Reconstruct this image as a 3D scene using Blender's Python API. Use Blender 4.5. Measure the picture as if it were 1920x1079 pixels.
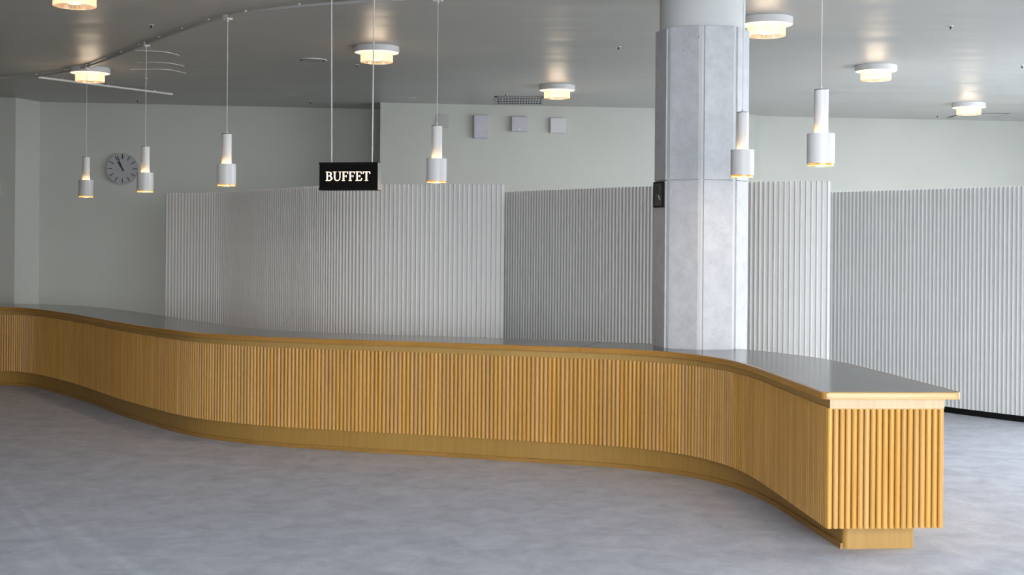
import bpy, math, random
from mathutils import Vector, Matrix

random.seed(7)
for o in list(bpy.data.objects):
    bpy.data.objects.remove(o)
scn = bpy.context.scene
col = scn.collection

# ------------------------------------------------------------------ camera
FPX, HORIZON, EYE = 2500.0, 454.0, 1.69          # focal length / horizon row for a 1920 x 1079 frame
ROLL = math.atan(0.008)
cd = bpy.data.cameras.new('camera')
cd.sensor_fit = 'HORIZONTAL'
cd.sensor_width = 36.0
cd.lens = FPX / 1920 * 36.0
cd.shift_y = -(1079 / 2 - HORIZON) / 1920
cd.clip_end = 200
cam = bpy.data.objects.new('camera', cd)
col.objects.link(cam)
c, s = math.cos(ROLL), math.sin(ROLL)
cam.matrix_world = Matrix(((c, -s, 0, 0), (0, 0, -1, 0), (s, c, 0, EYE), (0, 0, 0, 1)))
scn.camera = cam

# ------------------------------------------------------------------ sky, exposure
scn.view_settings.view_transform = 'Standard'
scn.view_settings.look = 'None'
scn.view_settings.gamma = 1.0
scn.view_settings.use_curve_mapping = False
scn.view_settings.exposure = 0.0
SKY = 14.6
w = bpy.data.worlds.new('overcast_sky')
scn.world = w
w.use_nodes = True
bgn = w.node_tree.nodes['Background']
bgn.inputs[0].default_value = (0.93, 0.97, 1.02, 1)
bgn.inputs[1].default_value = SKY

# room extents
XL, XR, YF, ZC = -9.5, 9.6, -1.3, 3.62
RWIN = (8.5, 17.0)          # window band of the right wall (Y range)
FWIN = (-1.1, 7.9)           # window band of the wall behind the camera (X range)
WZ = (0.08, 3.45)


def portal(name, loc, rot, sx, sy):
    ld = bpy.data.lights.new(name, 'AREA')
    ld.shape = 'RECTANGLE'
    ld.size, ld.size_y = sx, sy
    ld.cycles.is_portal = True
    o = bpy.data.objects.new(name, ld)
    o.location = loc
    o.rotation_euler = rot
    col.objects.link(o)


portal('window_portal', (XR + .02, (RWIN[0] + RWIN[1]) / 2, sum(WZ) / 2), (0, math.pi / 2, 0), WZ[1] - WZ[0], RWIN[1] - RWIN[0])
portal('window_portal', ((FWIN[0] + FWIN[1]) / 2, YF - .02, sum(WZ) / 2), (math.pi / 2, 0, 0), FWIN[1] - FWIN[0], WZ[1] - WZ[0])


# ------------------------------------------------------------------ materials
def mat(name, color, rough=0.6, metal=0.0, spec=0.5):
    m = bpy.data.materials.new(name)
    m.use_nodes = True
    p = m.node_tree.nodes['Principled BSDF']
    p.inputs['Base Color'].default_value = (*color, 1)
    p.inputs['Roughness'].default_value = rough
    p.inputs['Metallic'].default_value = metal
    p.inputs['Specular IOR Level'].default_value = spec
    return m


def N(m, kind, **kw):
    n = m.node_tree.nodes.new(kind)
    for k, v in kw.items():
        setattr(n, k, v)
    return n


def L(m, a, b):
    m.node_tree.links.new(a, b)


def P(m):
    return m.node_tree.nodes['Principled BSDF']


def noise_mat(name, c0, c1, scale, rough=0.6, stretch=(1, 1, 1), detail=4, bump=0.0, bscale=None, coord='Object', spec=.5,
              lo=.3, hi=.7):
    m = mat(name, c0, rough, spec=spec)
    tc = N(m, 'ShaderNodeTexCoord')
    mp = N(m, 'ShaderNodeMapping')
    mp.inputs['Scale'].default_value = stretch
    L(m, tc.outputs[coord], mp.inputs[0])
    nz = N(m, 'ShaderNodeTexNoise')
    nz.inputs['Scale'].default_value = scale
    nz.inputs['Detail'].default_value = detail
    L(m, mp.outputs[0], nz.inputs['Vector'])
    cr = N(m, 'ShaderNodeValToRGB')
    cr.color_ramp.elements[0].color = (*c0, 1)
    cr.color_ramp.elements[1].color = (*c1, 1)
    cr.color_ramp.elements[0].position = lo
    cr.color_ramp.elements[1].position = hi
    L(m, nz.outputs['Fac'], cr.inputs[0])
    L(m, cr.outputs[0], P(m).inputs['Base Color'])
    if bump:
        nb = N(m, 'ShaderNodeTexNoise')
        nb.inputs['Scale'].default_value = bscale or scale
        nb.inputs['Detail'].default_value = 1.5
        L(m, mp.outputs[0], nb.inputs['Vector'])
        b = N(m, 'ShaderNodeBump')
        b.inputs['Strength'].default_value = bump
        b.inputs['Distance'].default_value = 0.01
        L(m, nb.outputs['Fac'], b.inputs['Height'])
        L(m, b.outputs[0], P(m).inputs['Normal'])
    return m


def wood_mat(name, light, dark, rough=.38, grain=(55, 55, 1.6), vary=None, world=False):
    """straight-grained oiled wood; vary = 'object' or 'island' gives each slat its own tone"""
    m = mat(name, light, rough)
    tc = N(m, 'ShaderNodeTexCoord')
    mp = N(m, 'ShaderNodeMapping')
    mp.inputs['Scale'].default_value = grain
    L(m, tc.outputs['Object'], mp.inputs[0])
    rnd = None
    if vary == 'object':
        oi = N(m, 'ShaderNodeObjectInfo')
        rnd = oi.outputs['Random']
    elif vary == 'island':
        gi = N(m, 'ShaderNodeNewGeometry')
        rnd = gi.outputs['Random Per Island']
    if rnd:
        mu = N(m, 'ShaderNodeMath', operation='MULTIPLY')
        mu.inputs[1].default_value = 53.0
        L(m, rnd, mu.inputs[0])
        cx = N(m, 'ShaderNodeCombineXYZ')
        L(m, mu.outputs[0], cx.inputs[2])
        L(m, cx.outputs[0], mp.inputs['Location'])
    nz = N(m, 'ShaderNodeTexNoise')
    nz.inputs['Scale'].default_value = 1.0
    nz.inputs['Detail'].default_value = 5
    nz.inputs['Roughness'].default_value = .65
    L(m, mp.outputs[0], nz.inputs['Vector'])
    cr = N(m, 'ShaderNodeValToRGB')
    cr.color_ramp.elements[0].color = (*dark, 1)
    cr.color_ramp.elements[1].color = (*light, 1)
    cr.color_ramp.elements[0].position = .25
    cr.color_ramp.elements[1].position = .68
    L(m, nz.outputs['Fac'], cr.inputs[0])
    outc = cr.outputs[0]
    if rnd:
        hs = N(m, 'ShaderNodeHueSaturation')
        mr = N(m, 'ShaderNodeMapRange')
        mr.inputs['To Min'].default_value = .90
        mr.inputs['To Max'].default_value = 1.06
        L(m, rnd, mr.inputs['Value'])
        L(m, mr.outputs[0], hs.inputs['Value'])
        wn = N(m, 'ShaderNodeTexWhiteNoise', noise_dimensions='1D')
        L(m, rnd, wn.inputs['W'])
        m2 = N(m, 'ShaderNodeMapRange')
        m2.inputs['To Min'].default_value = .94
        m2.inputs['To Max'].default_value = 1.04
        L(m, wn.outputs['Value'], m2.inputs['Value'])
        L(m, m2.outputs[0], hs.inputs['Saturation'])
        L(m, outc, hs.inputs['Color'])
        outc = hs.outputs[0]
    L(m, outc, P(m).inputs['Base Color'])
    return m


def emit_mat(name, color, strength):
    m = bpy.data.materials.new(name)
    m.use_nodes = True
    p = P(m)
    p.inputs['Base Color'].default_value = (*color, 1)
    p.inputs['Emission Color'].default_value = (*color, 1)
    p.inputs['Emission Strength'].default_value = strength
    return m


def translucent_mat(name, color, transparent=.4, gloss=.1):
    m = bpy.data.materials.new(name)
    m.use_nodes = True
    nt = m.node_tree
    nt.nodes.remove(P(m))
    out = nt.nodes['Material Output']
    t = N(m, 'ShaderNodeBsdfTranslucent')
    t.inputs[0].default_value = (*color, 1)
    tr = N(m, 'ShaderNodeBsdfTransparent')
    tr.inputs[0].default_value = (1, .97, .93, 1)
    g = N(m, 'ShaderNodeBsdfGlossy')
    g.inputs['Roughness'].default_value = .15
    m1 = N(m, 'ShaderNodeMixShader')
    m1.inputs[0].default_value = transparent
    L(m, t.outputs[0], m1.inputs[1])
    L(m, tr.outputs[0], m1.inputs[2])
    m2 = N(m, 'ShaderNodeMixShader')
    m2.inputs[0].default_value = gloss
    L(m, m1.outputs[0], m2.inputs[1])
    L(m, g.outputs[0], m2.inputs[2])
    L(m, m2.outputs[0], out.inputs[0])
    return m


M = {}
M['wall'] = noise_mat('wall_paint', (.515, .53, .48), (.545, .56, .51), 1.2, rough=.55, bump=.02, bscale=60)
M['ceiling'] = noise_mat('ceiling_paint', (.505, .50, .465), (.53, .525, .49), .7, rough=.38, spec=.36, stretch=(.4, 1.2, 1), bump=.5, bscale=1.1)
for n_ in M['ceiling'].node_tree.nodes:
    if n_.type == 'BUMP':
        n_.inputs['Distance'].default_value = .09      # gently uneven plaster
M['column_paint'] = noise_mat('column_plaster', (.66, .68, .67), (.69, .71, .70), 2, rough=.6)
M['screen'] = noise_mat('screen_lacquer', (.70, .715, .705), (.74, .755, .745), 3, rough=.42)
M['screen_back'] = mat('screen_backing_lacquer', (.70, .715, .705), .42)
M['white'] = mat('white_lacquer_metal', (.72, .72, .71), .4)
M['track'] = mat('painted_track', (.47, .47, .46), .45)
M['white_plastic'] = mat('white_plastic', (.62, .62, .63), .4)
M['grey_plastic'] = mat('pale_grey_plastic', (.47, .47, .52), .35)
M['beige_plate'] = mat('painted_blanking_plate', (.43, .44, .415), .5)
M['black'] = mat('black_lacquer', (.009, .008, .008), .5, spec=.06)
M['black_matt'] = mat('black_rubber_strip', (.009, .009, .009), .6, spec=.1)
M['dark'] = mat('dark_void', (.03, .03, .032), .7)
M['steel'] = mat('brushed_steel', (.55, .55, .53), .35, 1.0)
M['brass'] = mat('brass_reflector', (.85, .62, .28), .25, 1.0)
M['slat'] = wood_mat('oak_slat', (.68, .38, .098), (.49, .245, .047), vary='object')
M['slat_run'] = wood_mat('oak_slat_far', (.68, .38, .098), (.49, .245, .047), vary='island')
M['groove'] = wood_mat('oak_backing', (.56, .31, .075), (.42, .21, .04))
M['fascia'] = wood_mat('oak_fascia_veneer', (.53, .335, .105), (.45, .27, .075), rough=.45, grain=(38, 38, 1.2))
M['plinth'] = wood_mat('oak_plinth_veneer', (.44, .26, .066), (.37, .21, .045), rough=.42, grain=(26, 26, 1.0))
M['nosing'] = wood_mat('oak_edge_nosing', (.50, .265, .068), (.40, .195, .042), rough=.22, grain=(3, 3, 70))
M['skirting'] = wood_mat('oak_skirting', (.44, .245, .065), (.30, .15, .03), rough=.35, grain=(4, 4, 60))
M['cord'] = mat('white_cord', (.72, .72, .70), .5)
M['glow'] = emit_mat('lamp_glow_ring', (1.0, .62, .25), 44)
M['bulb'] = emit_mat('warm_bulb', (1.0, .66, .26), 7)
M['frost'] = translucent_mat('amber_frosted_ring', (1.0, .86, .58), .15, .06)
M['opal'] = emit_mat('opal_diffuser', (1.0, .84, .68), 1.15)
M['gold_bulb'] = emit_mat('golden_bulb', (1.0, .70, .30), 1.6)
M['prism'] = translucent_mat('ribbed_glass', (.90, .80, .70), .42, .12)
M['letters'] = emit_mat('backlit_letters', (1.0, .80, .56), 2.6)
M['tick'] = mat('clock_black', (.015, .015, .015), .5)
M['clock_face'] = mat('clock_face_grey', (.41, .41, .415), .5)
M['clock_dark'] = mat('clock_dark_dial', (.035, .033, .028), .4)
M['pale'] = mat('pale_hand', (.75, .74, .68), .4)

M['ground_bounce'] = noise_mat('unseen_ground_grey', (.26, .265, .27), (.34, .345, .35), .8, rough=.9)

M['nosing_end'] = wood_mat('oak_end_nosing', (.60, .39, .15), (.51, .31, .105), rough=.28, grain=(3, 3, 70))
M['pale_veneer'] = wood_mat('pale_veneer', (.60, .46, .285), (.53, .39, .22), rough=.5, grain=(40, 40, 1.5))  # paler veneer on the end, with some lighting painted into its tone
M['bounce_dark'] = wood_mat('bounce_dimming_dark_wood', (.20, .12, .06), (.12, .07, .035), grain=(20, 20, .8))

# linoleum worktop: dark grey with faint brushed striations
m = noise_mat('grey_linoleum', (.072, .075, .076), (.084, .087, .087), 5.0, rough=.17, stretch=(1, 7, 1), spec=.5)
M['lino'] = m


# pale concrete with pores
def concrete():
    m = mat('pale_concrete', (.6, .6, .62), .62)
    tc = N(m, 'ShaderNodeTexCoord')
    n1 = N(m, 'ShaderNodeTexNoise')
    n1.inputs['Scale'].default_value = 9
    n1.inputs['Detail'].default_value = 9
    n1.inputs['Roughness'].default_value = .75
    oi = N(m, 'ShaderNodeObjectInfo')
    mu = N(m, 'ShaderNodeMath', operation='MULTIPLY')
    mu.inputs[1].default_value = 41.0
    L(m, oi.outputs['Random'], mu.inputs[0])
    va = N(m, 'ShaderNodeVectorMath', operation='ADD')
    L(m, tc.outputs['Object'], va.inputs[0])
    L(m, mu.outputs[0], va.inputs[1])
    L(m, va.outputs[0], n1.inputs['Vector'])
    cr = N(m, 'ShaderNodeValToRGB')
    cr.color_ramp.elements[0].color = (.50, .51, .535, 1)
    cr.color_ramp.elements[1].color = (.64, .655, .685, 1)
    cr.color_ramp.elements[0].position = .3
    cr.color_ramp.elements[1].position = .66
    L(m, n1.outputs['Fac'], cr.inputs[0])
    n2 = N(m, 'ShaderNodeTexNoise')
    n2.inputs['Scale'].default_value = 46
    n2.inputs['Detail'].default_value = 2
    L(m, va.outputs[0], n2.inputs['Vector'])
    n3 = N(m, 'ShaderNodeTexNoise')
    n3.inputs['Scale'].default_value = 5
    L(m, va.outputs[0], n3.inputs['Vector'])
    ad = N(m, 'ShaderNodeMath', operation='MULTIPLY_ADD')
    ad.inputs[1].default_value = .35
    L(m, n3.outputs['Fac'], ad.inputs[0])
    L(m, n2.outputs['Fac'], ad.inputs[2])
    c2 = N(m, 'ShaderNodeValToRGB')
    c2.color_ramp.elements[0].position = .91
    c2.color_ramp.elements[1].position = .97
    L(m, ad.outputs[0], c2.inputs[0])
    mx = N(m, 'ShaderNodeMix', data_type='RGBA')
    L(m, c2.outputs[0], mx.inputs[0])
    L(m, cr.outputs[0], mx.inputs[6])
    mx.inputs[7].default_value = (.27, .27, .27, 1)
    L(m, mx.outputs[2], P(m).inputs['Base Color'])
    b = N(m, 'ShaderNodeBump')
    b.inputs['Strength'].default_value = .12
    b.inputs['Distance'].default_value = .01
    L(m, n1.outputs['Fac'], b.inputs['Height'])
    L(m, b.outputs[0], P(m).inputs['Normal'])
    return m


M['concrete'] = concrete()


# mottled grey carpet with a few pale trolley tracks pressed into the pile
def carpet():
    m = mat('grey_carpet', (.3, .3, .33), .95, spec=.12)
    tc = N(m, 'ShaderNodeTexCoord')
    n1 = N(m, 'ShaderNodeTexNoise')
    n1.inputs['Scale'].default_value = 4.2
    n1.inputs['Detail'].default_value = 8
    n1.inputs['Roughness'].default_value = .72
    n1.inputs['Distortion'].default_value = .5
    L(m, tc.outputs['Object'], n1.inputs['Vector'])
    cr = N(m, 'ShaderNodeValToRGB')
    cr.color_ramp.elements[0].color = (.485, .51, .58, 1)
    cr.color_ramp.elements[1].color = (.665, .695, .775, 1)
    cr.color_ramp.elements[0].position = .33
    cr.color_ramp.elements[1].position = .67
    L(m, n1.outputs['Fac'], cr.inputs[0])
    n2 = N(m, 'ShaderNodeTexNoise')
    n2.inputs['Scale'].default_value = 130
    n2.inputs['Detail'].default_value = 2
    L(m, tc.outputs['Object'], n2.inputs['Vector'])
    mr = N(m, 'ShaderNodeMapRange')
    mr.inputs['To Min'].default_value = .82
    mr.inputs['To Max'].default_value = 1.18
    L(m, n2.outputs['Fac'], mr.inputs['Value'])
    # trolley tracks: pale lines along one direction in plan
    sep = N(m, 'ShaderNodeSeparateXYZ')
    L(m, tc.outputs['Object'], sep.inputs[0])
    total = None
    for (x0, y0, x1, y1, wd) in ((-3.18, 8.69, -1.88, 6.76, .035), (-3.16, 8.26, -2.15, 6.69, .03), (-3.52, 9.21, -1.55, 6.3, .03),
                                 (-2.68, 7.64, -2.0, 6.3, .03)):
        dx, dy = x1 - x0, y1 - y0
        ln = math.hypot(dx, dy)
        nx, ny = -dy / ln, dx / ln
        a = N(m, 'ShaderNodeMath', operation='MULTIPLY')
        a.inputs[1].default_value = nx
        L(m, sep.outputs[0], a.inputs[0])
        b = N(m, 'ShaderNodeMath', operation='MULTIPLY_ADD')
        b.inputs[1].default_value = ny
        L(m, sep.outputs[1], b.inputs[0])
        L(m, a.outputs[0], b.inputs[2])
        cmp_ = N(m, 'ShaderNodeMath', operation='SUBTRACT')
        cmp_.inputs[1].default_value = nx * x0 + ny * y0
        L(m, b.outputs[0], cmp_.inputs[0])
        ab = N(m, 'ShaderNodeMath', operation='ABSOLUTE')
        L(m, cmp_.outputs[0], ab.inputs[0])
        rg = N(m, 'ShaderNodeMapRange')
        rg.inputs['From Min'].default_value = wd * .4
        rg.inputs['From Max'].default_value = wd * 1.3
        rg.inputs['To Min'].default_value = 1
        rg.inputs['To Max'].default_value = 0
        L(m, ab.outputs[0], rg.inputs['Value'])
        if total is None:
            total = rg.outputs[0]
        else:
            mxx = N(m, 'ShaderNodeMath', operation='MAXIMUM')
            L(m, total, mxx.inputs[0])
            L(m, rg.outputs[0], mxx.inputs[1])
            total = mxx.outputs[0]
    n4 = N(m, 'ShaderNodeTexNoise')
    n4.inputs['Scale'].default_value = 1.1
    L(m, tc.outputs['Object'], n4.inputs['Vector'])
    tm = N(m, 'ShaderNodeMath', operation='MULTIPLY')
    L(m, total, tm.inputs[0])
    L(m, n4.outputs['Fac'], tm.inputs[1])
    tb = N(m, 'ShaderNodeMath', operation='MULTIPLY_ADD')
    tb.inputs[1].default_value = .17
    L(m, tm.outputs[0], tb.inputs[0])
    L(m, mr.outputs[0], tb.inputs[2])
    hs = N(m, 'ShaderNodeHueSaturation')
    L(m, tb.outputs[0], hs.inputs['Value'])
    L(m, cr.outputs[0], hs.inputs['Color'])
    L(m, hs.outputs[0], P(m).inputs['Base Color'])
    b = N(m, 'ShaderNodeBump')
    b.inputs['Strength'].default_value = .25
    b.inputs['Distance'].default_value = .006
    L(m, n2.outputs['Fac'], b.inputs['Height'])
    L(m, b.outputs[0], P(m).inputs['Normal'])
    return m


M['carpet'] = carpet()


# ------------------------------------------------------------------ mesh helpers
class MB:
    def __init__(self):
        self.v, self.f = [], []

    def add(self, verts, faces):
        b = len(self.v)
        self.v += [tuple(p) for p in verts]
        self.f += [tuple(b + i for i in f) for f in faces]
        return self

    def box(self, x0, x1, y0, y1, z0, z1):
        v = [(x0, y0, z0), (x1, y0, z0), (x1, y1, z0), (x0, y1, z0), (x0, y0, z1), (x1, y0, z1), (x1, y1, z1), (x0, y1, z1)]
        return self.add(v, [(3, 2, 1, 0), (4, 5, 6, 7), (0, 1, 5, 4), (1, 2, 6, 5), (2, 3, 7, 6), (3, 0, 4, 7)])

    def prism(self, pts, z0, z1):
        """closed polygon (counter-clockwise) extruded in z"""
        n = len(pts)
        v = [(p[0], p[1], z0) for p in pts] + [(p[0], p[1], z1) for p in pts]
        f = [(i, (i + 1) % n, n + (i + 1) % n, n + i) for i in range(n)]
        f += [tuple(range(n - 1, -1, -1)), tuple(range(n, 2 * n))]
        return self.add(v, f)

    def lathe(self, prof, n=32, cx=0, cy=0, close=False):
        """(r, z) profile turned about z"""
        k = len(prof)
        v = [(cx + r * math.cos(2 * math.pi * i / n), cy + r * math.sin(2 * math.pi * i / n), z) for i in range(n) for r, z in prof]
        f = []
        for i in range(n):
            j = (i + 1) % n
            for q in range(k - 1 if not close else k):
                q2 = (q + 1) % k
                f.append((i * k + q, j * k + q, j * k + q2, i * k + q2))
        return self.add(v, f)

    def tube(self, pts, r, n=8):
        pts = [Vector(p) for p in pts]
        v = []
        for i, p in enumerate(pts):
            t = (pts[min(i + 1, len(pts) - 1)] - pts[max(i - 1, 0)]).normalized()
            up = Vector((0, 0, 1)) if abs(t.z) < .9 else Vector((1, 0, 0))
            a = t.cross(up).normalized()
            b = a.cross(t)
            v += [p + a * r * math.cos(2 * math.pi * k / n) + b * r * math.sin(2 * math.pi * k / n) for k in range(n)]
        f = []
        for i in range(len(pts) - 1):
            for k in range(n):
                f.append((i * n + k, i * n + (k + 1) % n, (i + 1) * n + (k + 1) % n, (i + 1) * n + k))
        f += [tuple(range(n - 1, -1, -1)), tuple((len(pts) - 1) * n + k for k in range(n))]
        return self.add(v, f)

    def sweep(self, path, prof, closed=False, side=1):
        """profile (offset to the right of travel * side, z) carried along a plan path"""
        n = len(path)
        k = len(prof)
        v = []
        for i in range(n):
            a = path[(i - 1) % n] if (closed or i > 0) else path[i]
            b = path[(i + 1) % n] if (closed or i < n - 1) else path[i]
            p = path[i]
            d0 = _unit(p[0] - a[0], p[1] - a[1]) if a is not p else None
            d1 = _unit(b[0] - p[0], b[1] - p[1]) if b is not p else None
            if d0 is None:
                d0 = d1
            if d1 is None:
                d1 = d0
            t = _unit(d0[0] + d1[0], d0[1] + d1[1])
            sc = 1 / max(.5, t[0] * d1[0] + t[1] * d1[1])
            nx, ny = t[1] * side * sc, -t[0] * side * sc
            v += [(p[0] + nx * o, p[1] + ny * o, z) for o, z in prof]
        f = []
        for i in range(n if closed else n - 1):
            j = (i + 1) % n
            for q in range(k):
                q2 = (q + 1) % k
                f.append((i * k + q, j * k + q, j * k + q2, i * k + q2))
        if not closed:
            f += [tuple(range(k - 1, -1, -1)), tuple((n - 1) * k + q for q in range(k))]
        return self.add(v, f)

    def mesh(self, name, smooth=None):
        me = bpy.data.meshes.new(name)
        me.from_pydata(self.v, [], self.f)
        me.validate()
        import bmesh
        bm = bmesh.new()
        bm.from_mesh(me)
        bmesh.ops.recalc_face_normals(bm, faces=bm.faces)
        bm.to_mesh(me)
        bm.free()
        if smooth is not None:
            me.polygons.foreach_set('use_smooth', [True] * len(me.polygons))
            me.set_sharp_from_angle(angle=math.radians(smooth))
        return me

    def build(self, name, m, parent=None, smooth=None):
        me = self.mesh(name, smooth)
        me.materials.append(m)
        return link(name, me, parent)


def _unit(x, y):
    l = math.hypot(x, y) or 1
    return (x / l, y / l)


def link(name, me, parent=None):
    o = bpy.data.objects.new(name, me)
    col.objects.link(o)
    if parent is not None:
        o.parent = parent
    return o


def thing(name, label, cat, loc=(0, 0, 0), rz=0, group=None):
    o = bpy.data.objects.new(name, None)
    o.empty_display_size = .1
    col.objects.link(o)
    o.location = loc
    o.rotation_euler = (0, 0, rz)
    return tag(o, label, cat, group)


def tag(o, label, cat, group=None):
    o['label'] = label
    o['category'] = cat
    if group:
        o['group'] = group
    return o


def struct(o):
    o['kind'] = 'structure'
    return o


def copy_tree(o, parent=None):
    r = o.copy()
    col.objects.link(r)
    r.parent = parent
    for ch in list(o.children):
        copy_tree(ch, r)
    return r


def bevel(o, w_, seg=2):
    b = o.modifiers.new('bevel', 'BEVEL')
    b.width = w_
    b.segments = seg
    b.limit_method = 'ANGLE'
    return o


def catmull(pts, step):
    out = []
    n = len(pts)
    for i in range(n - 1):
        p0, p1, p2, p3 = pts[max(i - 1, 0)], pts[i], pts[i + 1], pts[min(i + 2, n - 1)]
        k = 12
        for q in range(k):
            t = q / k
            out.append(tuple(.5 * (2 * p1[a] + (p2[a] - p0[a]) * t + (2 * p0[a] - 5 * p1[a] + 4 * p2[a] - p3[a]) * t * t
                                   + (-p0[a] + 3 * p1[a] - 3 * p2[a] + p3[a]) * t ** 3) for a in (0, 1)))
    out.append(tuple(pts[-1]))
    return resample(out, step)


def lengths(pts):
    s_ = [0.0]
    for a, b in zip(pts, pts[1:]):
        s_.append(s_[-1] + math.hypot(b[0] - a[0], b[1] - a[1]))
    return s_


def at_len(pts, S, t):
    lo, hi = 0, len(S) - 1
    t = max(0, min(t, S[-1]))
    while hi - lo > 1:
        mid = (lo + hi) // 2
        if S[mid] <= t:
            lo = mid
        else:
            hi = mid
    u = (t - S[lo]) / max(S[hi] - S[lo], 1e-9)
    a, b = pts[lo], pts[hi]
    return (a[0] + (b[0] - a[0]) * u, a[1] + (b[1] - a[1]) * u), _unit(b[0] - a[0], b[1] - a[1])


def resample(pts, step):
    S = lengths(pts)
    n = max(2, round(S[-1] / step))
    return [at_len(pts, S, S[-1] * i / n)[0] for i in range(n + 1)]


def offset(pts, d):
    """open polyline moved to the left of travel by d (number or function of index fraction)"""
    out = []
    n = len(pts)
    for i, p in enumerate(pts):
        a, b = pts[max(i - 1, 0)], pts[min(i + 1, n - 1)]
        t = _unit(b[0] - a[0], b[1] - a[1])
        q = d(i) if callable(d) else d
        out.append((p[0] - t[1] * q, p[1] + t[0] * q))
    return out


# ------------------------------------------------------------------ the room
struct(MB().box(XL - .2, XR + .2, YF - .2, 21.4, -.12, 0).build('floor', M['carpet']))
struct(MB().box(XL - .2, XR + .2, YF - .2, 21.4, ZC, ZC + .15).build('ceiling', M['ceiling']))


struct(MB().box(-60, 70, -60, 60, -.6, -.4).build('unseen_ground', M['ground_bounce']))  # unseen ground slab, added to block sky from below and bounce light up


def wall(name, pts, th=.15):
    """plan polyline seen from its right-hand side; thickness goes to the left of travel"""
    back = offset(pts, th)
    return struct(MB().prism(list(pts) + back[::-1], 0, ZC).build(name, M['wall']))


wl = wall('wall_left', [(XL, YF), (XL, 18.18)])
wl.data.materials[0] = M['bounce_dark']  # unseen wall given a dark tone to cut bounce light on the left
wall('wall_back_left', [(XL, 18.18), (-6.84, 18.34), (-6.69, 18.86), (-1.80, 19.54)])
wall('wall_back', [(-1.85, 19.9), (-1.85, 18.59), (2.72, 19.15), (2.72, 19.8)])
wall('wall_back_right', [(2.72, 19.84), (3.60, 19.9), (3.74, 20.12), (XR, 20.82)])
# right wall: a band of windows between sill and head
wr = MB().box(XR, XR + .2, YF, 21.0, 0, WZ[0]).box(XR, XR + .2, YF, 21.0, WZ[1], ZC)
wr.box(XR, XR + .2, YF, RWIN[0], WZ[0], WZ[1]).box(XR, XR + .2, RWIN[1], 21.0, WZ[0], WZ[1])
struct(wr.build('wall_right', M['wall']))
wf = MB().box(XL, XR, YF - .2, YF, 0, WZ[0]).box(XL, XR, YF - .2, YF, WZ[1], ZC)
wf.box(XL, FWIN[0], YF - .2, YF, WZ[0], WZ[1]).box(FWIN[1], XR, YF - .2, YF, WZ[0], WZ[1])
struct(wf.build('wall_front', M['wall']))
nwin = 0
npane = 6
for i in range(npane):
    nwin += 1
    y0 = RWIN[0] + (RWIN[1] - RWIN[0]) * i / npane
    y1 = RWIN[0] + (RWIN[1] - RWIN[0]) * (i + 1) / npane
    b = MB().box(XR + .05, XR + .13, y0, y0 + .04, WZ[0], WZ[1]).box(XR + .05, XR + .13, y1 - .04, y1, WZ[0], WZ[1])
    b.box(XR + .05, XR + .13, y0, y1, WZ[0], WZ[0] + .05).box(XR + .05, XR + .13, y0, y1, WZ[1] - .05, WZ[1])
    struct(b.build('window_%d' % nwin, M['white']))
for i in range(5):
    nwin += 1
    x0 = FWIN[0] + (FWIN[1] - FWIN[0]) * i / 5
    x1 = FWIN[0] + (FWIN[1] - FWIN[0]) * (i + 1) / 5
    b = MB().box(x0, x0 + .04, YF - .13, YF - .05, WZ[0], WZ[1]).box(x1 - .04, x1, YF - .13, YF - .05, WZ[0], WZ[1])
    b.box(x0, x1, YF - .13, YF - .05, WZ[0], WZ[0] + .05).box(x0, x1, YF - .13, YF - .05, WZ[1] - .05, WZ[1])
    struct(b.build('window_%d' % nwin, M['white']))

# ------------------------------------------------------------------ the serpentine buffet counter
FRONT = [(-9.3, 15.0), (-9.001, 15.051), (-8.702, 15.103), (-8.404, 15.156), (-8.105, 15.209), (-7.806, 15.26), (-7.505, 15.296),
         (-7.203, 15.311), (-6.9, 15.32), (-6.596, 15.318), (-6.294, 15.298), (-5.993, 15.264), (-5.7, 15.19), (-5.451, 15.019),
         (-5.246, 14.796), (-5.055, 14.56), (-4.867, 14.322), (-4.686, 14.079), (-4.512, 13.831), (-4.344, 13.579),
         (-4.179, 13.324), (-4.015, 13.069), (-3.851, 12.814), (-3.68, 12.563), (-3.503, 12.317), (-3.323, 12.073),
         (-3.14, 11.832), (-2.952, 11.594), (-2.746, 11.371), (-2.511, 11.181), (-2.256, 11.016), (-1.987, 10.878),
         (-1.704, 10.77), (-1.417, 10.672), (-1.129, 10.576), (-0.837, 10.496), (-0.547, 10.407), (-0.263, 10.301),
         (0.022, 10.197), (0.312, 10.107), (0.599, 10.011), (0.874, 9.885), (1.117, 9.705), (1.306, 9.468), (1.435, 9.194),
         (1.514, 8.902), (1.557, 8.602), (1.583, 8.3), (1.605, 7.998), (1.625, 7.695), (1.647, 7.393), (1.665, 7.09)]
F = catmull(FRONT, .03)
FS = lengths(F)
FL = FS[-1]
WID = [(0, .72), (3.2, .73), (6.6, .72), (8.1, .68), (9.5, .64), (11, .63), (12.3, .62), (13.1, .66), (13.6, .71), (14.3, .73), (15.2, .76), (20, .77)]


def interp(tab, t):
    for (a, va), (b, vb) in zip(tab, tab[1:]):
        if t <= b:
            u = (t - a) / (b - a)
            return va + (vb - va) * u
    return tab[-1][1]


# the counter is cut out around the column that stands in its rear edge
CX, CY, CR, CT = 1.45, 10.25, .365, math.radians(37)


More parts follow.
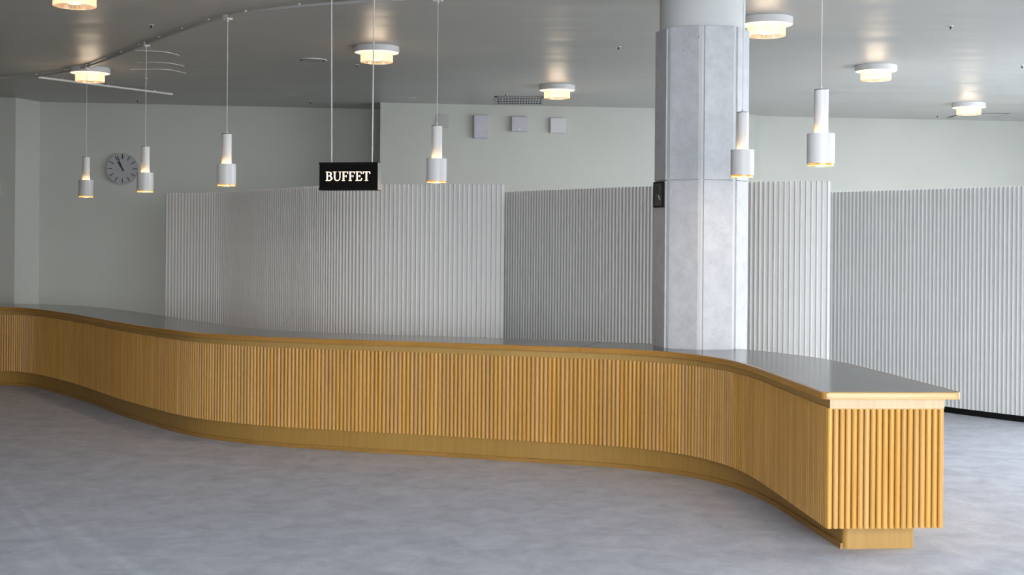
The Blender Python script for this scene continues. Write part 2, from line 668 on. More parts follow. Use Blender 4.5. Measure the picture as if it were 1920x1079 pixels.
def column_hit(p, nrm):
    best = None
    ap_ = CR * math.cos(math.pi / 8) - .010
    t0, t1 = 0.0, 9.0
    for i in range(8):
        a = CT + math.pi / 8 + i * math.pi / 4
        nx, ny = math.cos(a), math.sin(a)
        den = nrm[0] * nx + nrm[1] * ny
        num = ap_ - ((p[0] - CX) * nx + (p[1] - CY) * ny)
        if abs(den) < 1e-9:
            if num < 0:
                return None
            continue
        t_ = num / den
        if den < 0:
            t0 = max(t0, t_)
        else:
            t1 = min(t1, t_)
    return t0 if t0 < t1 and t0 > 0 else None


HIT = []
for i_, p_ in enumerate(F):
    a_, b_ = F[max(i_ - 1, 0)], F[min(i_ + 1, len(F) - 1)]
    t_ = _unit(b_[0] - a_[0], b_[1] - a_[1])
    h_ = column_hit(p_, (-t_[1], t_[0]))
    HIT.append(h_ if h_ is not None and h_ < interp(WID, FS[i_]) else None)


def depth_at(i, inset):
    d_ = interp(WID, FS[i]) - inset
    return d_ if HIT[i] is None else min(d_, HIT[i])


def arc(c_, r, a0, a1, n=7):
    return [(c_[0] + r * math.cos(a0 + (a1 - a0) * i / n), c_[1] + r * math.sin(a0 + (a1 - a0) * i / n)) for i in range(n + 1)]


TE = _unit(F[-1][0] - F[-30][0], F[-1][1] - F[-30][1])       # direction of travel at the end
NE = (-TE[1], TE[0])                                           # towards the back of the counter


def frontline(inset, upto):
    """front edge inset towards the back, cut upto metres along"""
    n = len(F)
    fn = (lambda i: inset(FS[i])) if callable(inset) else inset
    pts = offset(F, fn)
    return [p for p, t in zip(pts, FS) if t <= upto]


def backline(inset, upto):
    pts = offset(F, lambda i: depth_at(i, inset))
    return [p for p, t in zip(pts, FS) if t <= upto]


def outline(tf, te, tb, r, frm=0.0, to=None):
    """closed plan outline, counter-clockwise: along the front, round the end, back along the rear"""
    def cut(t):
        p_, d_ = at_len(F, FS, t)
        i_ = min(range(len(FS)), key=lambda q: abs(FS[q] - t))
        dep = depth_at(i_, tb)
        return (p_[0] - d_[1] * tf, p_[1] + d_[0] * tf), (p_[0] - d_[1] * dep, p_[1] + d_[0] * dep)

    if to is not None:
        a = [p for p, t in zip(offset(F, tf), FS) if frm < t < to]
        b = [p for p, t in zip(offset(F, lambda i: depth_at(i, tb)), FS) if frm < t < to]
        (a0, b0), (a1, b1) = cut(frm), cut(to)
        return [a0] + a + [a1] + ([b0] + b + [b1])[::-1]
    a = frontline(tf, FL - te - r)
    b = backline(tb, FL - te - r)
    if frm:
        k = sum(1 for t in FS if t <= frm)
        a0, b0 = cut(frm)
        a, b = [a0] + a[k:], [b0] + b[k:]
    ang = math.atan2(TE[1], TE[0])
    c1 = (a[-1][0] + NE[0] * r, a[-1][1] + NE[1] * r)
    c2 = (b[-1][0] - NE[0] * r, b[-1][1] - NE[1] * r)
    a1 = arc(c1, r, ang - math.pi / 2, ang)
    a2 = arc(c2, r, ang, ang + math.pi / 2)
    return a + a1[1:] + a2 + b[::-1][1:]


ZT, ZN, ZF, ZS = .90, .862, .812, .166       # top, underside of nosing, top of slats, bottom of slats

counter = thing('buffet_counter', 'long serpentine oak counter faced with vertical half-round slats', 'counter', (0, 0, 0))
# carcass behind the slats, fascia band, plinth and its skirting
MB().prism(outline(.052, .052, .092, .012), ZS + .004, ZF - .004).build('carcass', M['groove'], counter)
MB().prism(outline(.046, .046, .086, .012), ZF - .006, ZN + .002).build('fascia', M['fascia'], counter)['label'] = 'plain pale oak band under the worktop'
ef = [(F[-1][0] + NE[0] * u - TE[0] * v_, F[-1][1] + NE[1] * u - TE[1] * v_) for u, v_ in ((.047, .047), (interp(WID, FL) - .087, .047), (interp(WID, FL) - .087, .042), (.047, .042))]
MB().prism(ef, ZF, ZN + .001).build('end_fascia', M['pale_veneer'], counter)['label'] = 'cream veneer band on the counter end'
PIN = lambda t: interp([(0, .10), (9, .08), (10.5, .062), (12.5, .08), (14, .16), (15.4, .215), (20, .22)], t)
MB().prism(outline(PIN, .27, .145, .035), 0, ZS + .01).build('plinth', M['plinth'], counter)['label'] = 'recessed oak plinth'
sk_path = frontline(lambda t: PIN(t) - .001, FL - .30)
MB().sweep(sk_path, [(0, .0), (.016, .0), (.016, .028), (.013, .031), (0, .031)], side=1).build('skirting', M['skirting'], counter)

# half-round slats
PITCH = .0335


def slat_mesh(name, wd, dp, z0, z1, seg, m):
    """half-round bar, flat side at y=0, bulging towards -y"""
    pts = [(-wd / 2, .004)] + [(-wd / 2 * math.cos(math.pi * i / seg), -dp * math.sin(math.pi * i / seg)) for i in range(seg + 1)] + [(wd / 2, .004)]
    me = MB().prism(pts, z0, z1).mesh(name, 50)
    me.materials.append(m)
    return me


line = frontline(.047, FL - .047)
LS = lengths(line)
spots = []
k = 0
t = LS[-1] - .014
while t > 0:
    p, d = at_len(line, LS, t)
    spots.append((p, math.atan2(d[1], d[0])))
    t -= PITCH
endA = line[-1]
endang = math.atan2(NE[1], NE[0])
endw = interp(WID, FL) - .034 - .082
nend = round(endw / PITCH)
endspots = []
for i in range(nend):
    u = (i + .5) * endw / nend - .013
    endspots.append(((endA[0] + NE[0] * u, endA[1] + NE[1] * u), endang))
sm = slat_mesh('slat', .0285, .0145, ZS, ZF, 8, M['slat'])
singles = endspots + spots[:300 - len(endspots)]
for p, a in singles:
    o = link('slat', sm, counter)
    o.location = (p[0], p[1], 0)
    o.rotation_euler = (0, 0, a)
rest = MB()
seg = 8
base = [(-.01425, .004)] + [(-.01425 * math.cos(math.pi * i / seg), -.0145 * math.sin(math.pi * i / seg)) for i in range(seg + 1)] + [(.01425, .004)]
for p, a in spots[300 - len(endspots):]:
    ca, sa = math.cos(a), math.sin(a)
    rest.prism([(p[0] + ca * x - sa * y, p[1] + sa * x + ca * y) for x, y in base], ZS, ZF)
ro = rest.build('slat_run', M['slat_run'], counter, 50)
ro['kind'] = 'stuff'

top = thing('worktop', 'dark grey linoleum worktop with rounded oak edge along the counter', 'worktop', (0, 0, .862))
SEAMS = [6.9, 12.04, 13.80]
nw = .017
cuts = [0] + SEAMS + [None]
for a, b in zip(cuts, cuts[1:]):
    g = .0012
    o_ = outline(nw, nw, nw, .02, a + g if a else 0, None if b is None else b - g)
    o = MB().prism(o_, .004, ZT - .862 - .0005).build('worktop_panel', M['lino'], top)
h = ZT - .862
prof = [(0, 0), (-.004, 0), (-nw, 0), (-nw, h), (-.006, h), (-.002, h - .002), (0, h - .007), (0, .006)]
full = outline(0, 0, 0, .035)
# nosing is jointed where the worktop is
fl_n = sum(1 for t in FS if t <= FL - .035)
runs = []
prev = 0
for sm_ in [12.02]:
    i = sum(1 for t in FS if t < sm_)
    runs.append(full[prev:i + 1])
    a_, b_ = full[i], full[i + 1]
    runs.append([(a_[0] + (b_[0] - a_[0]) * .07, a_[1] + (b_[1] - a_[1]) * .07)] + full[i + 1:fl_n + 7])
    runs.append(full[fl_n + 6:fl_n + 11])
    runs.append(full[fl_n + 10:fl_n + 16])
    seg_ = []
    rear = offset(F, lambda i: interp(WID, FS[i]))
    for i in range(fl_n - 1, -1, -1):
        if HIT[i] is None:
            seg_.append(rear[i])
        elif seg_:
            runs.append(seg_)
            seg_ = []
    runs.append(seg_)
for q, r_ in enumerate(runs):
    MB().sweep(r_, prof, side=1).build('edge_nosing', M['nosing_end' if q == 2 else 'nosing'], top, 40)

# ------------------------------------------------------------------ slatted screens
SP = .048
scr_mesh = slat_mesh('screen_slat', .0225, .0165, .062, 2.268, 8, M['screen'])


def screen(name, label, pts):
    path = catmull(pts, .04)
    t = thing(name, label, 'screen', (path[0][0], path[0][1], 0), group=None)
    ox, oy = path[0]
    loc = [(p[0] - ox, p[1] - oy) for p in path]
    back = offset(loc, .03)
    MB().prism(loc + back[::-1], .06, 2.262).build('backing_panel', M['screen_back'], t)
    MB().prism(offset(loc, .004) + offset(loc, .026)[::-1], 0, .06).build('kick_strip', M['black_matt'], t)['label'] = 'black kick strip at the floor'
    S = lengths(loc)
    n = round(S[-1] / SP)
    for i in range(n):
        p, d = at_len(loc, S, (i + .5) * S[-1] / n)
        o = link('slat', scr_mesh, t)
        o.location = (p[0], p[1], 0)
        o.rotation_euler = (0, 0, math.atan2(d[1], d[0]))
    # rounded end post
    return t


screen('slatted_screen', 'white slatted screen curving behind the counter left of the column, under the BUFFET sign',
       [(-4.37, 16.80), (-4.05, 16.66), (-3.78, 16.52), (-3.56, 16.34), (-3.36, 16.08), (-3.13, 15.72), (-2.90, 15.37), (-2.66, 15.03),
        (-2.42, 14.69), (-2.18, 14.35), (-1.95, 14.06), (-1.72, 13.83), (-1.46, 13.66), (-1.16, 13.55), (-.85, 13.47), (-.50, 13.42), (-.08, 13.39)])
screen('slatted_screen', 'shaded white slatted screen passing behind the concrete column to a bright free end',
       [(-.62, 16.05), (-.35, 15.68), (-.08, 15.32), (.18, 14.98), (.45, 14.62), (.72, 14.28), (1.0, 13.92), (1.27, 13.62), (1.55, 13.30),
        (1.80, 12.98), (2.02, 12.66), (2.22, 12.40), (2.42, 12.24), (2.64, 12.15), (2.89, 12.10)])
screen('slatted_screen', 'white slatted screen at the right with a black kick strip on the carpet',
       [(2.95, 15.25), (3.22, 14.94), (3.51, 14.62), (3.79, 14.28), (4.06, 13.93), (4.31, 13.60), (4.55, 13.25), (4.80, 12.91), (5.05, 12.60),
        (5.30, 12.34), (5.56, 12.14), (5.85, 12.0), (6.2, 11.93)])

# ------------------------------------------------------------------ concrete-clad column
colm = thing('clad_column', 'octagonal pale concrete column rising through the back of the counter', 'column', (CX, CY, 0))
MB().lathe([(0, 0), (.326, 0), (.326, ZC), (0, ZC)], 48).build('shaft', M['column_paint'], colm, 40)['label'] = 'round white plastered shaft'
ap = CR * math.cos(math.pi / 8)
half = CR * math.sin(math.pi / 8)
ZJ, ZK = 2.165, 3.315
th = .05
for zz0, zz1 in ((0, ZJ - .002), (ZJ + .002, ZK)):
    pm = MB().prism([(-half + .021, -ap), (half - .021, -ap), (half - .021 - th * .3, -ap + th), (-half + .021 + th * .3, -ap + th)], zz0, zz1).mesh('cladding_panel')
    pm.materials.append(M['concrete'])
    for i in range(8):
        o = link('cladding_panel', pm, colm)
        o.rotation_euler = (0, 0, CT + math.pi / 8 + math.pi / 2 + i * math.pi / 4)
        bevel(o, .003, 1)
jm = MB().prism([(CR - .016, 0), (CR - .026, .026), (CR - .06, .026), (CR - .06, -.026), (CR - .026, -.026)][::1], 0, ZK - .004).mesh('joint_strip')
jm.materials.append(M['column_paint'])
for i in range(8):
    o = link('joint_strip', jm, colm)
    o.rotation_euler = (0, 0, CT + i * math.pi / 4)

# ------------------------------------------------------------------ lamps
def point(name, loc, energy, color, radius, parent):
    ld = bpy.data.lights.new(name, 'POINT')
    ld.energy = energy
    ld.color = color
    ld.shadow_soft_size = radius
    o = bpy.data.objects.new(name, ld)
    col.objects.link(o)
    o.parent = parent
    o.location = loc
    return o


PZ = 2.147


def make_pendant():
    t = thing('pendant_lamp', '', 'lamp')
    CL = ZC - .054 - PZ
    MB().tube([(0, 0, .462), (0, 0, CL)], .0027, 8).build('cord', M['cord'], t, 60)
    MB().lathe([(0, .448), (.008, .448), (.007, .463), (.004, .472), (0, .472)], 16).build('cord_grip', M['white'], t, 40)
    MB().lathe([(0, .443), (.0415, .443), (.0425, .446), (.040, .450), (0, .450)], 32).build('cap', M['steel'], t, 40)
    MB().lathe([(0, .12), (.0415, .12), (.0415, .4432), (0, .4432)], 40).build('upper_cylinder', M['white'], t, 40)
    MB().lathe([(.080, .015), (.080, .189), (.0785, .190), (.077, .189), (.077, .015), (.0785, .0145)], 40, close=True).build('lower_shade', M['white'], t, 40)
    MB().lathe([(.074, 0), (.074, .06), (.071, .06), (.071, 0)], 40, close=True).build('light_ring', M['frost'], t, 40)['label'] = 'glowing amber ring at the bottom rim'
    MB().lathe([(0, .075), (.03, .072), (.060, .03), (.0695, .004), (.0705, .006), (.061, .033), (.031, .075), (0, .079)], 32).build('reflector', M['brass'], t, 40)
    MB().lathe([(0, .036), (.018, .041), (.026, .052), (.018, .064), (0, .069)], 20).build('bulb', M['bulb'], t, 60)
    n = 24
    g = MB()
    g.lathe([(.060 + .006 * math.cos(a), .150 + .006 * math.sin(a)) for a in [2 * math.pi * q / 8 for q in range(8)]], 28, close=True)
    g.build('uplight_ring', M['glow'], t, 60)['label'] = 'lit ring inside the shade'
    # saddle that grips the rail from below
    ad = MB().box(-.034, .034, -.027, .027, CL, CL + .014).box(-.034, .034, -.027, -.0205, CL + .014, CL + .046).box(-.034, .034, .0205, .027, CL + .014, CL + .046)
    ad = ad.build('track_adapter', M['white'], t)
    MB().lathe([(0, CL - .018), (.005, CL - .018), (.009, CL), (0, CL)], 12).build('strain_relief', M['white'], ad, 40)
    return t


PEND = [((-4.717, 14.75), 'white two-tier pendant lamp farthest left, hanging left of the wall clock'),
        ((-3.581, 13.0), 'white two-tier pendant lamp hanging beside the round wall clock'),
        ((-2.441, 11.38), 'white two-tier pendant lamp between the wall clock and the BUFFET sign'),
        ((-0.593, 10.42), 'white two-tier pendant lamp right of the BUFFET sign'),
        ((1.58, 9.17), 'white two-tier pendant lamp hanging in front of the concrete column'),
        ((1.80, 7.79), 'white two-tier pendant lamp largest and nearest, right of the column')]
# plan line of the ceiling track that carries them
TR = [(-9.2, 15.6), (-8.2, 15.8), (-7.0, 15.95), (-6.11, 15.87), (-5.60, 15.64), (-5.15, 15.25), (-4.717, 14.75), (-4.35, 14.21), (-3.97, 13.62),
      (-3.581, 13.0), (-3.12, 12.30), (-2.76, 11.78), (-2.441, 11.38), (-2.10, 11.07), (-1.74, 10.84), (-1.2, 10.61), (-.593, 10.42), (.0, 10.25),
      (.62, 10.03), (1.10, 9.72), (1.40, 9.43), (1.58, 9.17), (1.72, 8.62), (1.80, 7.79), (1.83, 7.2), (1.86, 6.4)]
tp = catmull(TR, .06)


def track_angle(x, y):
    i = min(range(1, len(tp) - 1), key=lambda q: (tp[q][0] - x) ** 2 + (tp[q][1] - y) ** 2)
    return math.atan2(tp[i + 1][1] - tp[i - 1][1], tp[i + 1][0] - tp[i - 1][0])


proto = make_pendant()
for i, ((x, y), lab) in enumerate(PEND):
    o = proto if i == 0 else copy_tree(proto)
    o.location = (x, y, PZ)
    o['label'] = lab
    o['group'] = 'pendant lamps above the counter'
    for ch in o.children:
        if ch.name.startswith('track_adapter'):
            ch.rotation_euler = (0, 0, track_angle(x, y))
    point('pendant_light', (0, 0, .012), 2.6, (1.0, .66, .36), .03, o)


def make_ceiling_light():
    t = thing('ceiling_light', '', 'light')
    cn_ = MB().lathe([(0, 0), (.222, 0), (.222, -.058), (.219, -.060), (.216, -.058), (.214, -.050), (0, -.050)], 56)
    cn = cn_.build('canopy', M['white'], t, 40)
    MB().lathe([(0, -.051), (.213, -.051), (.213, -.056), (0, -.056)], 56).build('opal_diffuser', M['opal'], cn, 40)['label'] = 'bright opal underside'
    rods = MB()
    n = 66
    for i in range(n):
        a = 2 * math.pi * i / n
        ca, sa = math.cos(a), math.sin(a)
        q = [(.150, -.0055), (.157, -.0060), (.1605, 0), (.157, .0060), (.150, .0055)]
        rods.prism([(ca * x - sa * y, sa * x + ca * y) for x, y in q], -.150, -.057)
    r = rods.build('ribbed_glass_ring', M['prism'], t, 60)
    MB().lathe([(.149, -.150), (.161, -.150), (.161, -.154), (.149, -.154)], 56, close=True).build('rim', M['prism'], t, 40)
    MB().lathe([(0, -.135), (.045, -.135), (.058, -.125), (.058, -.060), (0, -.060)], 28).build('bulb', M['gold_bulb'], t, 50)['label'] = 'golden lit bulb at the centre'
    return t


LIGHTS = [((-3.36, 10.2), 'ribbed glass ceiling light at the upper left, cut by the frame'),
          ((-4.79, 15.09), 'ribbed glass ceiling light in line with the farthest left pendant cord'),
          ((-1.36, 13.26), 'ribbed glass ceiling light crossed by a rod of the BUFFET sign'),
          ((0.54, 16.43), 'ribbed glass ceiling light beside the square air grille'),
          ((2.16, 11.39), 'ribbed glass ceiling light half hidden at the right of the concrete column'),
          ((3.91, 14.38), 'ribbed glass ceiling light right of the nearest pendant lamp'),
          ((6.18, 18.08), 'smallest ribbed glass ceiling light, far right by the ceiling hatch')]
proto = make_ceiling_light()
for i, ((x, y), lab) in enumerate(LIGHTS):
    o = proto if i == 0 else copy_tree(proto)
    o.location = (x, y, ZC)
    o['label'] = lab
    o['group'] = 'ribbed glass ceiling lights'
    point('ceiling_lamp', (0, 0, -.165), 4.6, (1.0, .80, .58), .10, o)

# ------------------------------------------------------------------ lighting track on the ceiling
track = thing('lighting_track', 'curving white lighting track that carries the pendant lamps', 'track', (0, 0, ZC))
MB().sweep(tp, [(-.014, -.038), (.014, -.038), (.016, -.034), (.016, -.018), (-.016, -.018), (-.016, -.034)], side=1).build('rail', M['track'], track)
TS = lengths(tp)
cm = MB().box(-.007, .007, -.009, .009, -.018, 0).mesh('clip')
cm.materials.append(M['white'])
t = .6
while t < TS[-1]:
    p, d = at_len(tp, TS, t)
    o = link('clip', cm, track)
    o.location = (p[0], p[1], 0)
    o.rotation_euler = (0, 0, math.atan2(d[1], d[0]))
    t += .62
br = [(-5.62, 15.74), (-4.47, 17.47)]
track2 = thing('lighting_track', 'short straight white lighting track without lamps on the ceiling at left', 'track', (0, 0, ZC))
MB().sweep(resample(br, .2), [(-.016, -.040), (.016, -.040), (.018, -.036), (.018, -.018), (-.018, -.018), (-.018, -.036)], side=1).build('rail', M['white'], track2)
for u in (.17, .5, .86):
    o = link('clip', cm, track2)
    o.location = (br[0][0] + (br[1][0] - br[0][0]) * u, br[0][1] + (br[1][1] - br[0][1]) * u, 0)

# ------------------------------------------------------------------ BUFFET sign
SR = math.radians(-13)
SWD, SHT, SDP = .468, .214, .085
sign = thing('hanging_sign', 'black box sign with glowing white letters reading BUFFET', 'sign', (-1.257, 10.2, 2.076), SR)
body = MB().box(-SWD / 2, SWD / 2, 0, SDP, 0, SHT).build('sign_box', M['black'], sign)
MB().box(-SWD / 2 - .002, SWD / 2 + .002, -.006, .004, 0, .018).build('frame_rail', M['black_matt'], sign)
MB().box(-SWD / 2 - .002, SWD / 2 + .002, -.006, .004, SHT - .018, SHT).build('frame_rail', M['black_matt'], sign)
for sx in (-1, 1):
    x0, x1 = sorted((sx * SWD / 2, sx * (SWD / 2 + .003)))
    MB().box(x0, x1, .006, SDP - .002, .004, SHT - .004).build('end_plate', M['steel'], sign)['label'] = 'brushed metal end plate'
for x, lean in ((-.150, -.012), (.178, .006)):
    MB().tube([(x, .04, SHT), (x + lean, .04, ZC - 2.076)], .0052, 10).build('hanging_rod', M['white'], sign, 60)


class Glyph(MB):
    def __init__(self, ox, oz, k):
        super().__init__()
        self.ox, self.oz, self.k = ox, oz, k

    def r(self, x0, z0, x1, z1):
        X = lambda v: self.ox + v * self.k
        Z = lambda v: self.oz + v * self.k
        return self.box(X(x0), X(x1), -.0022, .001, Z(z0), Z(z1))

    def poly(self, pts):
        n = len(pts)
        v = [(self.ox + x * self.k, y, self.oz + z * self.k) for y in (-.0022, .001) for x, z in pts]
        f = [tuple(range(n)), tuple(range(2 * n - 1, n - 1, -1))] + [(i, n + i, n + (i + 1) % n, (i + 1) % n) for i in range(n)]
        return self.add(v, f)

    def bow(self, cx, cz, ro, rz, ri, riz, a0, a1, n=14):
        """crescent between an outer and an inner ellipse"""
        for i in range(n):
            t0 = a0 + (a1 - a0) * i / n
            t1 = a0 + (a1 - a0) * (i + 1) / n
            self.poly([(cx + ri * math.cos(t0), cz + riz * math.sin(t0)), (cx + ro * math.cos(t0), cz + rz * math.sin(t0)),
                       (cx + ro * math.cos(t1), cz + rz * math.sin(t1)), (cx + ri * math.cos(t1), cz + riz * math.sin(t1))])
        return self


SE = .045


def stem(g, x, wd=.125, z0=0, z1=1, foot=True, head=True, ext=.10):
    g.r(x, z0, x + wd, z1)
    if foot:
        g.r(x - ext, z0, x + wd + ext, z0 + SE)
    if head:
        g.r(x - ext, z1 - SE, x + wd + ext, z1)


def letter(ch, ox, oz, k):
    g = Glyph(ox, oz, k)
    if ch == 'B':
        stem(g, .10, ext=.09)
        g.r(.1, .945, .36, 1).r(.1, .50, .38, .55).r(.1, 0, .40, .055)
        g.bow(.34, .755, .27, .245, .135, .19, -math.pi / 2, math.pi / 2)
        g.bow(.38, .272, .30, .272, .150, .215, -math.pi / 2, math.pi / 2)
        adv = .74
    elif ch == 'U':
        g.r(.11, .34, .235, 1).r(.0, 1 - SE, .36, 1)
        g.r(.675, .34, .74, 1).r(.56, 1 - SE, .84, 1)
        g.bow(.425, .345, .315, .365, .19, .30, math.pi, 1.5 * math.pi)
        g.bow(.425, .345, .315, .365, .25, .30, 1.5 * math.pi, 2 * math.pi)
        adv = .90
    elif ch in 'FE':
        stem(g, .10, ext=.09, head=True)
        g.r(.1, .94, .60, 1).poly([(.60, 1), (.52, .95), (.57, .74), (.62, .74)])
        g.r(.2, .48, .44, .535).r(.415, .385, .465, .63)
        if ch == 'E':
            g.r(.1, 0, .60, .06).poly([(.60, 0), (.68, .27), (.62, .27), (.50, .055)])
            adv = .74
        else:
            adv = .68
    elif ch == 'T':
        stem(g, .29, head=False, ext=.10)
        g.r(.02, .94, .71, 1).poly([(.0, .74), (.05, .74), (.11, .96), (.02, 1)]).poly([(.73, .74), (.71, 1), (.62, .96), (.68, .74)])
        adv = .75
    return g, adv


KX = .080
word = 'BUFFET'
tot = sum(letter(ch, 0, 0, 1)[1] for ch in word)
KX = .362 / tot
x = -.183
for ch in word:
    g, adv = letter(ch, x, .073, KX)
    # letters are a little taller than wide units suggest
    g.v = [(a, b, .073 + (z - .073) * (.069 / KX)) for a, b, z in g.v]
    o = g.build('letter', M['letters'], body)
    o['label'] = 'glowing letter %s' % ch
    x += adv * KX

# ------------------------------------------------------------------ wall clock on the far left wall
ck = thing('wall_clock', 'round grey wall clock with black hour marks on the far left wall', 'clock', (-5.556, 18.995, 2.688), math.radians(7.9))
MB().add([], [])


def disc_y(r, y0, y1, n=48):
    b = MB()
    v = [(r * math.cos(2 * math.pi * i / n), y, r * math.sin(2 * math.pi * i / n)) for y in (y0, y1) for i in range(n)]
    return b.add(v, [tuple(range(n)), tuple(range(2 * n - 1, n - 1, -1))] + [(i, (i + 1) % n, n + (i + 1) % n, n + i) for i in range(n)])


ckc = disc_y(.217, -.018, .02).build('case', M['clock_face'], ck)
ringm = MB()
n = 64
v = []
for i in range(n):
    a = 2 * math.pi * i / n
    for r, y in ((.214, -.018), (.214, -.026), (.221, -.026), (.221, .02)):
        v.append((r * math.cos(a), y, r * math.sin(a)))
ringm.add(v, [(i * 4 + q, ((i + 1) % n) * 4 + q, ((i + 1) % n) * 4 + q + 1, i * 4 + q + 1) for i in range(n) for q in range(3)])
ringm.build('rim', M['beige_plate'], ck)


def hand(r0, r1, wd, ang, y, m, name, parent):
    """bar from radius r0 to r1 at clock angle ang (degrees clockwise from 12)"""
    a = math.radians(ang)
    dx, dz = math.sin(a), math.cos(a)
    px, pz = dz, -dx
    q = [(dx * r0 - px * wd / 2, dz * r0 - pz * wd / 2), (dx * r0 + px * wd / 2, dz * r0 + pz * wd / 2),
         (dx * r1 + px * wd / 2, dz * r1 + pz * wd / 2), (dx * r1 - px * wd / 2, dz * r1 - pz * wd / 2)]
    v = [(x_, y, z_) for x_, z_ in q] + [(x_, y + .003, z_) for x_, z_ in q]
    return MB().add(v, [(0, 1, 2, 3), (7, 6, 5, 4), (0, 4, 5, 1), (1, 5, 6, 2), (2, 6, 7, 3), (3, 7, 4, 0)]).build(name, m, parent)


for i in range(12):
    hand(.140, .205, .017 if i == 0 else .010, i * 30, -.0215, M['tick'], 'hour_mark', ckc)
hand(-.035, .118, .019, -31, -.0255, M['tick'], 'hour_hand', ck)
hand(-.040, .190, .011, -20.5, -.0295, M['tick'], 'minute_hand', ck)

# small square clock on the shaded face of the column
fa = CT + math.pi / 8 + 4 * math.pi / 4       # normal of the left face
best = None
for i in range(8):
    a = CT + math.pi / 8 + i * math.pi / 4
    if best is None or abs(math.atan2(math.sin(a - math.radians(195)), math.cos(a - math.radians(195)))) < best[0]:
        best = (abs(math.atan2(math.sin(a - math.radians(195)), math.cos(a - math.radians(195)))), a)
fa = best[1]
sq = thing('square_clock', 'small square black clock on the shaded side of the column', 'clock',
           (CX + (ap + .001) * math.cos(fa), CY + (ap + .001) * math.sin(fa), 2.06), fa + math.pi / 2)
hw = .098
MB().box(-hw, hw, -.010, 0, -hw, hw).build('case', M['black_matt'], sq)
MB().box(-hw + .012, hw - .012, -.0115, -.009, -hw + .012, hw - .012).build('dial', M['clock_dark'], sq)
for nm, bx in (('bezel', (-hw, hw, -hw, -hw + .011)), ('bezel', (-hw, hw, hw - .011, hw)), ('bezel', (-hw, -hw + .011, -hw, hw)), ('bezel', (hw - .011, hw, -hw, hw))):
    MB().box(bx[0], bx[1], -.015, -.010, bx[2], bx[3]).build(nm, M['black'], sq)
hand(.008, .062, .011, 132, -.0150, M['pale'], 'hour_hand', sq)
hand(-.01, .078, .006, -30, -.0145, M['tick'], 'minute_hand', sq)

# ------------------------------------------------------------------ boxes on the back wall
WR = math.radians(6.98)


def on_back(x):
    return 18.59 + (x + 1.85) * math.tan(WR)


def wall_box(name, label, x0, x1, z0, z1, dp, m, bev, cat='box', detail=None):
    xm = (x0 + x1) / 2
    t = thing(name, label, cat, (xm, on_back(xm) - .001, (z0 + z1) / 2), WR, None)
    w2, h2 = (x1 - x0) / 2, (z1 - z0) / 2
    b = MB().box(-w2, w2, -dp, 0, -h2, h2).build('housing', m, t)
    bevel(b, bev, 3)
    if detail:
        detail(t, w2, h2, dp)
    return t


def d_plate(t, w2, h2, dp):
    MB().box(-w2 * .86, w2 * .86, -dp - .003, -dp + .001, -h2 * .86, h2 * .86).build('cover_plate', M['beige_plate'], t)


def d_tall(t, w2, h2, dp):
    MB().box(-w2 * .82, w2 * .82, -dp - .004, -dp + .001, -h2 * .9, h2 * .9).build('front_grille', M['grey_plastic'], t)
    MB().box(-.008, .006, -dp - .008, -dp, -h2 * .8, -h2 * .42).build('indicator', M['white'], t)
    MB().box(-.006, .010, -dp - .008, -dp, -h2 * .30, -h2 * .12).build('indicator', M['white'], t)


def d_square(t, w2, h2, dp):
    MB().box(-w2 * .85, w2 * .85, -dp - .004, -dp + .001, -h2 * .85, h2 * .85).build('front_grille', M['grey_plastic'], t)
    MB().box(-.014, .016, -dp - .007, -dp, -h2 * .80, -h2 * .66).build('badge', M['white'], t)


def d_blank(t, w2, h2, dp):
    MB().box(-w2 * .88, w2 * .88, -dp - .004, -dp + .001, -h2 * .88, h2 * .88).build('front_cover', M['white_plastic'], t)


wall_box('blanking_plate', 'flat square painted plate behind the pendant right of the BUFFET sign', -1.06, -.903, 3.283, 3.463, .028, M['beige_plate'], .003, 'plate', d_plate)
wall_box('wall_speaker', 'tall grey wall box, upright oblong of the row on the back wall', -.558, -.357, 3.142, 3.468, .075, M['grey_plastic'], .008, 'speaker', d_tall)
wall_box('wall_speaker', 'small square grey wall box with a white badge, middle of the row', -.029, .195, 3.245, 3.458, .075, M['grey_plastic'], .008, 'speaker', d_square)
wall_box('wall_box', 'small square white wall box with rounded corners, nearest the column', .515, .736, 3.231, 3.454, .06, M['white_plastic'], .018, 'box', d_blank)
t = thing('wall_box', 'white switch box on the wall at the left edge of the frame', 'box', (-7.11, 18.32, 2.34), math.radians(3.4))
bevel(MB().box(-.075, .075, -.04, 0, -.1, .1).build('housing', M['white_plastic'], t), .006, 2)
MB().box(-.05, .05, -.045, -.038, -.07, .07).build('cover_plate', M['white'], t)

# ------------------------------------------------------------------ ceiling fittings
# air grille
gv = thing('air_grille', 'square ceiling air grille with dark slots beside a ceiling light', 'grille', (.085, 18.12, ZC))
GX, GY = .33, .47
MB().box(-GX, GX, -GY, GY, -.006, -.001).build('duct_opening', M['dark'], gv)
for nm, bx in (('frame', (-GX, GX, -GY, -GY + .05)), ('frame', (-GX, GX, GY - .05, GY)), ('frame', (-GX, -GX + .03, -GY, GY)), ('frame', (GX - .03, GX, -GY, GY))):
    MB().box(bx[0], bx[1], bx[2], bx[3], -.014, -.001).build(nm, M['track'], gv)
for i in range(15):
    xx = -GX + .03 + (i + 1) * (2 * GX - .06) / 16
    MB().box(xx - .0042, xx + .0042, -GY + .05, GY - .05, -.013, -.005).build('louvre', M['white_plastic'], gv)
for i in range(3):
    yy = -GY + .05 + (i + 1) * (2 * GY - .1) / 4
    MB().box(-GX + .03, GX - .03, yy - .014, yy + .014, -.0135, -.004).build('crossbar', M['white_plastic'], gv)

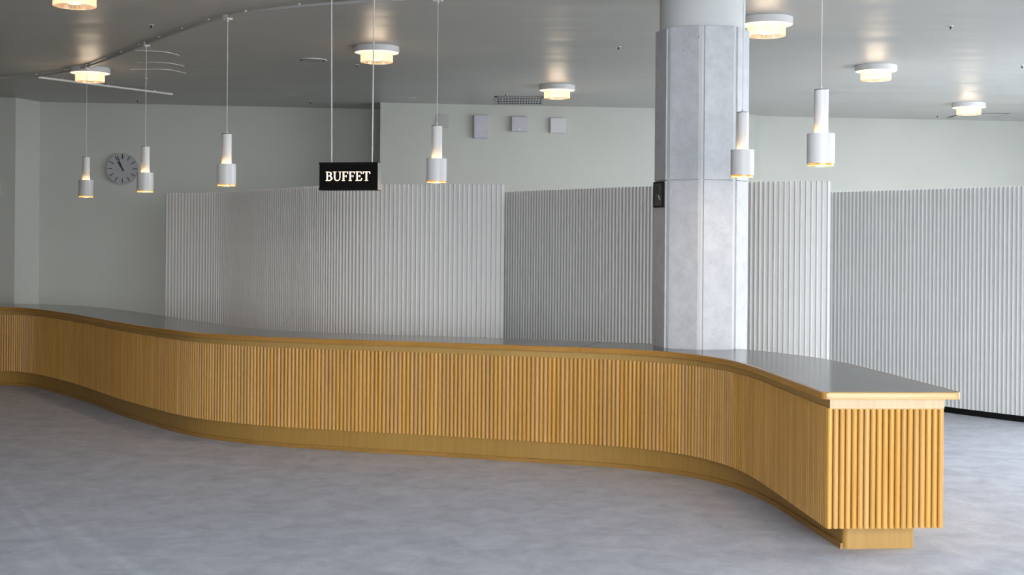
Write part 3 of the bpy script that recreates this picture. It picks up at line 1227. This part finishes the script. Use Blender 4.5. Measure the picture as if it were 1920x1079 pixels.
# ceiling hatch at far right
hv = thing('ceiling_hatch', 'square access hatch outlined in the ceiling at the far right', 'hatch', (6.88, 19.74, ZC))
MB().box(-.34, .34, -.36, .36, -.004, -.001).build('hatch_frame', M['dark'], hv)
MB().box(-.31, .31, -.33, .33, -.009, -.003).build('hatch_door', M['ceiling'], hv)

# flush round diffuser left of the sign rod
dv = thing('round_diffuser', 'flush round ceiling diffuser left of the BUFFET sign rods', 'diffuser', (-2.15, 14.24, ZC))
MB().lathe([(0, -.004), (.135, -.004), (.150, -.010), (.158, -.010), (.160, -.001), (0, -.001)], 40).build('diffuser_ring', M['white_plastic'], dv, 40)
MB().lathe([(.118, -.0045), (.134, -.0045), (.134, -.0075), (.118, -.0075)], 40, close=True).build('dark_slot', M['dark'], dv)
MB().lathe([(0, -.004), (.11, -.006), (.114, -.010), (.07, -.013), (0, -.014)], 40).build('centre_disc', M['beige_plate'], dv, 40)

# three curved slots
for pts, lab in (([(-3.95, 13.60), (-3.86, 13.61), (-3.68, 13.66), (-3.56, 13.75), (-3.50, 13.97)], 'nearest of three thin curved white strips on the ceiling'),
                 ([(-4.10, 14.56), (-3.90, 14.52), (-3.75, 14.60), (-3.66, 14.82)], 'middle one of three thin curved white strips on the ceiling'),
                 ([(-4.36, 15.16), (-4.06, 15.10), (-3.90, 15.17), (-3.80, 15.46)], 'farthest of three thin curved white strips on the ceiling')):
    o = MB().sweep(catmull(pts, .03), [(-.004, -.007), (.004, -.007), (.004, 0), (-.004, 0)]).build('curved_strip', M['white_plastic'])
    o.location = (0, 0, ZC)
    tag(o, lab, 'strip', 'curved ceiling strips')
for (x0, y0, x1, y1), lab in (((-3.02, 17.70, -2.88, 17.72), 'tiny white ceiling slot near the far left wall'),
                              ((-1.42, 17.91, -1.30, 17.93), 'tiny white ceiling slot near the wall corner')):
    o = MB().box(x0, x1, y0, y1 + .01, -.006, 0).build('ceiling_slot', M['white_plastic'])
    o.location = (0, 0, ZC)
    tag(o, lab, 'slot', 'ceiling slots')


def make_sprinkler():
    t = thing('sprinkler', '', 'sprinkler')
    MB().lathe([(0, -.001), (.034, -.001), (.030, -.010), (.012, -.012), (0, -.012)], 20).build('escutcheon', M['white'], t, 40)
    MB().lathe([(0, -.012), (.011, -.012), (.009, -.042), (0, -.042)], 12).build('body', M['dark'], t, 40)
    MB().lathe([(0, -.046), (.022, -.046), (.022, -.049), (0, -.049)], 16).build('deflector', M['steel'], t, 40)
    return t


SPR = [((-3.26, 11.99), 'ceiling sprinkler above the curving track at upper left'), ((-4.41, 16.0), 'ceiling sprinkler beside the second pendant cord from the left'),
       ((-5.2, 18.46), 'ceiling sprinkler near the far left wall above the clock'), ((-1.71, 14.59), 'ceiling sprinkler at the lower left of the light crossed by the sign rod'),
       ((-2.81, 18.5), 'ceiling sprinkler near the far wall left of the sign rods'), ((1.03, 13.09), 'ceiling sprinkler left of the top of the column'),
       ((-.1, 17.3), 'ceiling sprinkler just above the square air grille'), ((3.83, 11.69), 'nearest ceiling sprinkler at upper right'),
       ((5.42, 14.21), 'ceiling sprinkler at the right edge of the frame'), ((6.28, 19.74), 'ceiling sprinkler left of the access hatch')]
proto = make_sprinkler()
for i, ((x, y), lab) in enumerate(SPR):
    o = proto if i == 0 else copy_tree(proto)
    o.location = (x, y, ZC)
    o.scale = (.75, .75, .75)
    o['label'] = lab
    o['group'] = 'ceiling sprinklers'
